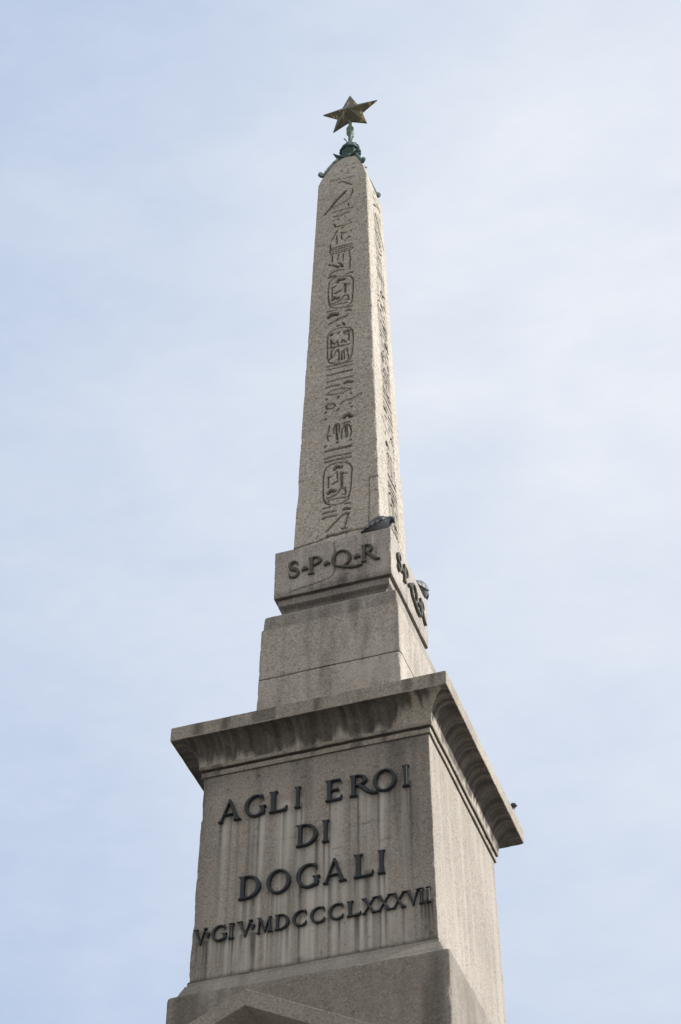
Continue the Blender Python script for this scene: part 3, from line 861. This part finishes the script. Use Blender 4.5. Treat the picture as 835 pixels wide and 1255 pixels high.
def put_letter(ch, x0, x1, zb, h, parent, face_w, side=0, thick=.035, mat=M_LET, gap=.004, fat=0.0):
    me = letter_mesh(ch, x1 - x0, h, thick, mat, fat)
    o = bpy.data.objects.new('stop' if ch in '.,' else 'letter', me); link(o, parent)
    a = side * math.pi / 2
    x, y = x0, -(face_w + gap)
    o.location = (x * math.cos(a) - y * math.sin(a), x * math.sin(a) + y * math.cos(a), zb)
    o.rotation_euler = (0, 0, a)
    return o

taper = math.atan2(.026, 1.962)
for row, ch, a, b, zb, h in LETTERS:
    fw = 1.022 - .026 * zb / 1.962
    o = put_letter(ch, a, b, zb, h, DIE, fw, thick=.034 if row < 4 else .026, fat=-.018 if row < 4 else -.010)
    o.rotation_euler = (-taper, 0, random.uniform(-.004, .004))

SP = [('S', -.432, -.326, 4.405, .212), (',', -.300, -.236, 4.405, .19), ('P', -.236, -.096, 4.405, .212), (',', -.080, -.018, 4.41, .19), ('Q', -.004, .196, 4.412, .206), (',', .215, .280, 4.412, .19), ('R', .286, .475, 4.408, .214)]
for side in (0, 1, 2, 3):
    for ch, a, b, zb, h in SP:
        put_letter(ch, a, b, zb, h, BLK, .579, side, .023, M_LET2, .004, fat=-.012 if ch not in '.,' else 0)

# ---------------------------------------------------------------- star finial
FIN = MB()
FIN.lathe([(.0, 11.36), (.10, 11.362), (.115, 11.39), (.10, 11.42), (.075, 11.45), (.07, 11.49), (.09, 11.52), (.106, 11.56), (.110, 11.60), (.104, 11.645), (.086, 11.68), (.06, 11.70), (.045, 11.72), (.0, 11.725)], 40, 8, .045)
fin = FIN.build('star_finial', M_VERD, MON, (0, 0, H0))
# open wreath round the bulb
wr = MB()
wr.tube([(.112 * math.cos(2 * math.pi * k / 40), -.02, .112 * math.sin(2 * math.pi * k / 40) + 11.60) for k in range(41)], [.013 + .004 * math.sin(k * 2.4) for k in range(41)], 8)
wr.tube([(.118 * math.cos(2 * math.pi * k / 40), .118 * math.sin(2 * math.pi * k / 40), 11.575) for k in range(41)], [.013 + .004 * math.sin(k * 2.4) for k in range(41)], 8)
wr.build('wreath', M_VERD, fin)
# cap plate with four upturned corners
cp = []; cf = []
N = 13
for lay, dz in ((0, 0), (1, .016)):
    for j in range(N):
        for i in range(N):
            u, v = -1 + 2 * i / (N - 1), -1 + 2 * j / (N - 1)
            rr = .112 + .050 * (abs(u) * abs(v)) ** 2.2
            k = abs(u * v) ** 2.5
            cp.append((u * rr, v * rr, 11.372 + dz + .040 * k - .012 * max(abs(u), abs(v)) ** 2 * (1 - k)))
for j in range(N - 1):
    for i in range(N - 1):
        a = j * N + i
        cf.append((a, a + N, a + N + 1, a + 1)); b = a + N * N; cf.append((b, b + 1, b + N + 1, b + N))
rim = [i for i in range(N)] + [j * N + N - 1 for j in range(1, N)] + [(N - 1) * N + i for i in range(N - 2, -1, -1)] + [j * N for j in range(N - 2, 0, -1)]
for a, b in zip(rim, rim[1:] + rim[:1]): cf.append((a, b, b + N * N, a + N * N))
mesh_np('cap_plate', cp, cf, M_VERD, fin)
# stem
stm = MB()
stm.lathe([(.0, 11.70), (.040, 11.705), (.028, 11.74), (.022, 11.80), (.026, 11.84), (.022, 11.90), (.030, 11.925), (.043, 11.945), (.047, 11.975), (.040, 12.005), (.043, 12.02), (.048, 12.04), (.042, 12.065), (.026, 12.085), (.021, 12.12), (.021, 12.205), (.0, 12.21)], 20)
stm.build('stem', M_VERDL, fin)
for k in range(4):
    a = math.pi / 4 + k * math.pi / 2
    lf = MB(); c, s = math.cos(a), math.sin(a)
    pts = []; rad = []
    for i in range(11):
        t = i / 10
        r_ = .026 + .052 * t ** 1.6; z = 11.70 + .125 * t - (.05 * (t - .75) ** 2 * 16 if t > .75 else 0) * .5
        pts.append((r_ * c, r_ * s, z)); rad.append(.017 * (1 - .35 * t) + (.006 if t > .85 else 0))
    lf.tube(pts, rad, 8, .55); lf.build('leaf', M_VERDL, fin)
# straps down the four arrises of the pyramidion, each ending in a scroll
for k in range(4):
    sx, sy = ((1, -1), (1, 1), (-1, 1), (-1, -1))[k]
    ze = (11.04, 10.98, 10.94, 10.93)[k]; zz = [11.37 + (ze - 11.37) * q for q in (0, .28, .56, .8, 1)]
    ww = [float(shaft_w(np.array([z]))[0][0]) + .003 for z in zz]
    P_ = [Vector((sx * w, sy * w, z)) for w, z in zip(ww, zz)]
    out = Vector((sx, sy, 0)).normalized(); side = Vector((-sy, sx, 0)).normalized()
    # scroll: turns outwards and up
    P2 = []; c0 = P_[-1] + out * .028 + Vector((0, 0, -.006))
    for i in range(16):
        an = R(180 + 32 * i); rr = .028 - .0013 * i
        P2.append(c0 + out * math.cos(an) * rr + Vector((0, 0, math.sin(an) * rr)))
    path = P_ + P2
    v = []; f = []
    for i, p in enumerate(path):
        t = (path[min(i + 1, len(path) - 1)] - path[max(i - 1, 0)]).normalized(); nn = side.cross(t).normalized()
        hw = .015 if i < 5 else .016; th = .013
        v += [p - side * hw - nn * th, p + side * hw - nn * th, p + side * hw + nn * th, p - side * hw + nn * th]
    for i in range(len(path) - 1):
        for q in range(4): f.append((i * 4 + q, i * 4 + (q + 1) % 4, i * 4 + 4 + (q + 1) % 4, i * 4 + 4 + q))
    f.append((3, 2, 1, 0)); e = (len(path) - 1) * 4; f.append((e, e + 1, e + 2, e + 3))
    mesh_np('scroll_strap', v, f, M_VERD, fin, angle=45)
# star: five faceted points, ridged on both faces
sv = []; sf = []
RO, RI, B = .370, .166, .088
for k in range(10):
    a = R(90 + 36 * k); r_ = RO if k % 2 == 0 else RI
    e = .007 if k % 2 == 0 else .012
    sv.append((r_ * math.cos(a), -e, r_ * math.sin(a))); sv.append((r_ * math.cos(a), e, r_ * math.sin(a)))
sv += [(0, -B, 0), (0, B, 0)]
for k in range(10):
    a, b = 2 * k, 2 * ((k + 1) % 10)
    sf += [(a, b, 20), (b + 1, a + 1, 21), (a, a + 1, b + 1, b)]
bm = bmesh.new()
for v in sv: bm.verts.new(v)
bm.verts.ensure_lookup_table()
for q in sf: bm.faces.new([bm.verts[i] for i in q])
bmesh.ops.recalc_face_normals(bm, faces=bm.faces[:])
me = bpy.data.meshes.new('star'); bm.to_mesh(me); bm.free(); me.materials.append(M_STAR)
star = bpy.data.objects.new('star', me); star.location = (0, 0, 12.367); link(star, fin)
bv = star.modifiers.new('bevel', 'BEVEL'); bv.width = .004; bv.segments = 2

# ---------------------------------------------------------------- pigeons
P_BODY = plain('pigeon_slate_blue', (.075, .082, .105), .6, .3, 40)
P_PALE = plain('pigeon_pale_grey', (.13, .14, .165), .65, .2, 40)
P_NECK = plain('pigeon_dark_neck', (.028, .034, .05), .35, .5, 30)
P_BEAK = plain('pigeon_beak', (.05, .045, .045), .5, .2, 60)
P_EYE = plain('pigeon_eye', (.4, .09, .02), .2, .1, 60)
P_LEG = plain('pigeon_leg', (.35, .10, .08), .6, .2, 60)
def wing_mat():
    m, nt, b = nmat('pigeon_wing'); N = NT(nt)
    tc = N.n('ShaderNodeTexCoord'); ob = tc.outputs['Object']
    wv = N.n('ShaderNodeTexWave'); wv.bands_direction = 'X'; N.l(N.mapv(ob, (1, 1, .5)), wv.inputs['Vector'])
    wv.inputs['Scale'].default_value = 5.5; wv.inputs['Distortion'].default_value = 2.5; wv.inputs['Detail'].default_value = 2
    col = N.mix(N.rng(wv.outputs['Fac'], .35, .7), (.05, .054, .068), (.19, .20, .225))
    N.l(col, b.inputs['Base Color']); b.inputs['Roughness'].default_value = .6
    return m
P_WING = wing_mat()
def pigeon(loc, rot, label, pose, group=None):
    root = empty('pigeon', loc, label, 'pigeon', rot)
    # stations along the spine: x forward, z up, half width, half height, material
    if pose == 'resting':
        st = [(-.175, .055, .006, .004), (-.165, .056, .024, .007), (-.13, .064, .028, .012), (-.09, .078, .038, .026), (-.055, .094, .056, .048), (-.01, .104, .069, .064), (.035, .108, .071, .070), (.075, .106, .062, .064),
              (.102, .112, .048, .050), (.122, .122, .036, .038), (.136, .124, .031, .031), (.150, .116, .028, .027), (.160, .103, .021, .021), (.165, .093, .011, .012), (.166, .078, .004, .005), (.166, .070, .001, .001)]
        neck = 8; beak = 13
        eye = (.150, .118, .026)
    else:
        st = [(-.20, .085, .006, .004), (-.185, .088, .022, .007), (-.14, .10, .026, .012), (-.10, .115, .036, .026), (-.06, .135, .052, .045), (-.015, .15, .064, .060), (.03, .165, .064, .064), (.065, .185, .052, .054),
              (.085, .215, .036, .038), (.092, .245, .026, .028), (.096, .268, .023, .024), (.104, .290, .029, .031), (.117, .299, .030, .031), (.133, .296, .024, .023), (.142, .290, .011, .011), (.151, .285, .006, .006), (.160, .280, .001, .002)]
        neck = 8; beak = 14
        eye = (.122, .302, .021)
    n = 20; V = []; F = []; MI = []
    for i, (x, z, hw, hh) in enumerate(st):
        a = Vector((st[max(i - 1, 0)][0], 0, st[max(i - 1, 0)][1])); b = Vector((st[min(i + 1, len(st) - 1)][0], 0, st[min(i + 1, len(st) - 1)][1]))
        t = (b - a).normalized(); up = Vector((-t.z, 0, t.x))
        for k in range(n):
            an = 2 * math.pi * k / n
            V.append(Vector((x, 0, z)) + Vector((0, 1, 0)) * hw * math.cos(an) + up * hh * math.sin(an))
    for i in range(len(st) - 1):
        for k in range(n):
            F.append((i * n + k, i * n + (k + 1) % n, (i + 1) * n + (k + 1) % n, (i + 1) * n + k))
            MI.append(3 if i >= beak else 2 if i >= neck else (0 if i < 3 else 1 if (k > n // 2 and pose == 'resting') else 0))
    F.append(tuple(range(n))[::-1]); MI.append(0); F.append(tuple(range((len(st) - 1) * n, len(st) * n))); MI.append(3)
    mb = MB(); mb.v = [tuple(v) for v in V]; mb.f = F; mb.m = MI
    for s in ((-1, 1) if pose != 'resting' else ()):
        top = .07 if pose == 'resting' else .12
        mb.tube([(.01, s * .026, top), (.005, s * .027, .03), (.0, s * .027, .006)], [.011, .006, .005], 8, 1, 4)
        for dx, dy in ((.035, 0), (.028, .017), (.028, -.017), (-.02, 0)):
            mb.tube([(.0, s * .027, .006), (dx * .6, s * .027 + dy * .6, .007), (dx, s * .027 + dy, .003)], [.005, .004, .002], 6, 1, 4)
        e = [(eye[0] + .0045 * math.cos(u) * math.cos(w), s * (eye[2] + .0015 * math.sin(w)), eye[1] + .0045 * math.sin(u) * math.cos(w)) for w in (0, .8, 1.5) for u in [2 * math.pi * q / 8 for q in range(8)]]
        ef = [(r_ * 8 + q, r_ * 8 + (q + 1) % 8, r_ * 8 + 8 + (q + 1) % 8, r_ * 8 + 8 + q) for r_ in range(2) for q in range(8)]
        mb.add(e, ef, 5)
    mb.build('body', [P_BODY, P_PALE, P_NECK, P_BEAK, P_LEG, P_EYE], root, angle=None)
    # folded wings: thick curved blades lying against the flanks
    for s in (-1, 1):
        W = []; nw, nk = 15, 12
        for i in range(nw):
            t = i / (nw - 1)
            x = .085 - .25 * t
            zc = (.118 - .058 * t ** 1.5) if pose == 'resting' else (.178 - .085 * t)
            hh = .050 * math.sin(math.pi * min(1, (t + .06) / 1.06)) ** .6 * (1 - .55 * t) + .003
            yo = .052 * (1 - t ** 2 * .72) + .012 * math.sin(math.pi * t) - .004
            for k in range(nk):
                an = 2 * math.pi * k / nk
                lean = .02 * math.sin(an) * (1 - .4 * t)
                W.append((x, s * (yo - lean + .011 * math.cos(an)), zc + hh * math.sin(an)))
        f = [(i * nk + k, i * nk + (k + 1) % nk, (i + 1) * nk + (k + 1) % nk, (i + 1) * nk + k) for i in range(nw - 1) for k in range(nk)]
        f.append(tuple(range(nk))); f.append(tuple(range((nw - 1) * nk, nw * nk)))
        bm = bmesh.new()
        for v in W: bm.verts.new(v)
        bm.verts.ensure_lookup_table()
        for q in f: bm.faces.new([bm.verts[i] for i in q])
        bmesh.ops.recalc_face_normals(bm, faces=bm.faces[:])
        me = bpy.data.meshes.new('wing'); bm.to_mesh(me); bm.free(); me.materials.append(P_WING); me.shade_smooth()
        link(bpy.data.objects.new('wing', me), root)
    if pose == 'resting': root.scale = (1, 1.05, 1.18)
    return root
pigeon((.437, -.524, H0 + 4.780), R(-2), 'slate grey pigeon resting with tucked head at the near corner of the small lettered block', 'resting')
pigeon((.538, .455, H0 + 4.775), R(78), 'mottled grey pigeon perched at the far end of the sunlit side of the lettered block', 'resting')
pigeon((1.037, 1.27, H0 + 2.402), R(-15), 'dark pigeon with only its head showing above the far right edge of the wide cornice', 'standing')

# ---------------------------------------------------------------- plaza
def ground_mat():
    m, nt, b = nmat('plaza_paving'); N = NT(nt)
    tc = N.n('ShaderNodeTexCoord'); ob = tc.outputs['Object']
    br = N.n('ShaderNodeTexBrick'); N.l(ob, br.inputs['Vector']); br.inputs['Scale'].default_value = 1.
    br.inputs['Brick Width'].default_value = .9; br.inputs['Row Height'].default_value = .45; br.inputs['Mortar Size'].default_value = .008
    br.inputs['Color1'].default_value = (.19, .18, .16, 1); br.inputs['Color2'].default_value = (.22, .205, .18, 1); br.inputs['Mortar'].default_value = (.12, .11, .10, 1)
    a = N.noise(ob, .7, 6, .6)
    N.l(N.mix(N.mathn('MULTIPLY', N.rng(a, .4, .7), .4), br.outputs['Color'], (.17, .16, .145)), b.inputs['Base Color'])
    b.inputs['Roughness'].default_value = .85
    return m
g = mesh_np('ground', [(-900, -900, 0), (900, -900, 0), (900, 900, 0), (-900, 900, 0)], [(0, 1, 2, 3)], ground_mat(), smooth=False)
g['kind'] = 'structure'

# ---------------------------------------------------------------- light
SUN_EL, SUN_AZ = R(31), R(9)                 # azimuth from +X towards +Y
d = Vector((math.cos(SUN_EL) * math.cos(SUN_AZ), math.cos(SUN_EL) * math.sin(SUN_AZ), math.sin(SUN_EL)))
sl = bpy.data.lights.new('sun', 'SUN'); sl.energy = 5.0; sl.angle = R(.6); sl.color = (1, .94, .83)
so = bpy.data.objects.new('sun', sl); so.rotation_euler = d.to_track_quat('Z', 'Y').to_euler(); so.location = (20, 8, 30); link(so)
wd = bpy.data.worlds.new('World'); sc.world = wd; wd.use_nodes = True
nt = wd.node_tree; N = NT(nt); bg = nt.nodes['Background']
sky = N.n('ShaderNodeTexSky'); sky.sky_type = 'NISHITA'; sky.sun_disc = False
sky.sun_elevation = SUN_EL; sky.sun_rotation = math.pi / 2 - SUN_AZ; sky.air_density = 1.0; sky.dust_density = 1.5; sky.ozone_density = 1.5
tc = N.n('ShaderNodeTexCoord'); dirv = tc.outputs['Generated']
# thin high cloud: soft veils with drawn-out wisps, laid over the blue
c1 = N.noise(N.mapv(dirv, (2.2, 2.6, 3.4), SKY_OFF), 1.0, 6, .55)
c2 = N.noise(N.mapv(dirv, (5, 9, 14), (1.3, 4.1, 2.2)), 1.0, 7, .62)
c3 = N.mathn('ADD', N.mathn('MULTIPLY', c1, .5), N.mathn('ADD', N.mathn('MULTIPLY', c2, .32), N.mathn('MULTIPLY', N.noise(N.mapv(dirv, (13, 20, 30), (3.3, 1.1, 5.2)), 1.0, 6, .6), .18)))
# the veil thickens into a bright bank on the sunward side of the sky
vd = N.n('ShaderNodeVectorMath', operation='DOT_PRODUCT'); N.l(dirv, vd.inputs[0]); vd.inputs[1].default_value = SKY_BANK
ang = N.mathn('ARCCOSINE', vd.outputs['Value'])
fac = N.mathn('ADD', N.rng(ang, R(3), R(23), 1.02, .06, False), N.mathn('MULTIPLY', N.mathn('SUBTRACT', c3, .5), 2.3))
fac = N.rng(fac, 0, 1, 0, 1, False)
sx = N.n('ShaderNodeSeparateXYZ'); N.l(dirv, sx.inputs[0])
back = N.rng(sx.outputs[1], .15, -.45, 0, 1)          # unseen warm cloud added behind the viewer to warm the shaded front
SB = .10
cloud = tuple(v / SB for v in (.665, .698, .758))
veil = N.mix(.82, sky.outputs[0], tuple(v / SB for v in (.455, .55, .724)))
nt.links.new(N.mix(back, N.mix(fac, veil, cloud), tuple(v / SB for v in (.605, .595, .575))), bg.inputs['Color'])
bg.inputs['Strength'].default_value = SB

# ---------------------------------------------------------------- camera
cam = bpy.data.cameras.new('camera'); co = bpy.data.objects.new('camera', cam); link(co)
pan, tilt, roll = 0.32963009, 0.75824299, 0.00127962
fw = Vector((-math.sin(pan) * math.cos(tilt), math.cos(pan) * math.cos(tilt), math.sin(tilt)))
rt = Vector((math.cos(pan), math.sin(pan), 0)); up = rt.cross(fw)
r2 = rt * math.cos(roll) + up * math.sin(roll); u2 = up * math.cos(roll) - rt * math.sin(roll)
co.matrix_world = Matrix(((r2.x, u2.x, -fw.x, 4.68408), (r2.y, u2.y, -fw.y, -14.03320), (r2.z, u2.z, -fw.z, H0 - 8.33725), (0, 0, 0, 1)))
cam.sensor_fit = 'VERTICAL'; cam.sensor_height = 36; cam.lens = 2510.936 / 1255 * 36
cam.clip_start = .1; cam.clip_end = 3000
sc.camera = co
sc.view_settings.view_transform = 'Standard'; sc.view_settings.look = 'None'; sc.view_settings.gamma = 1; sc.view_settings.exposure = .3
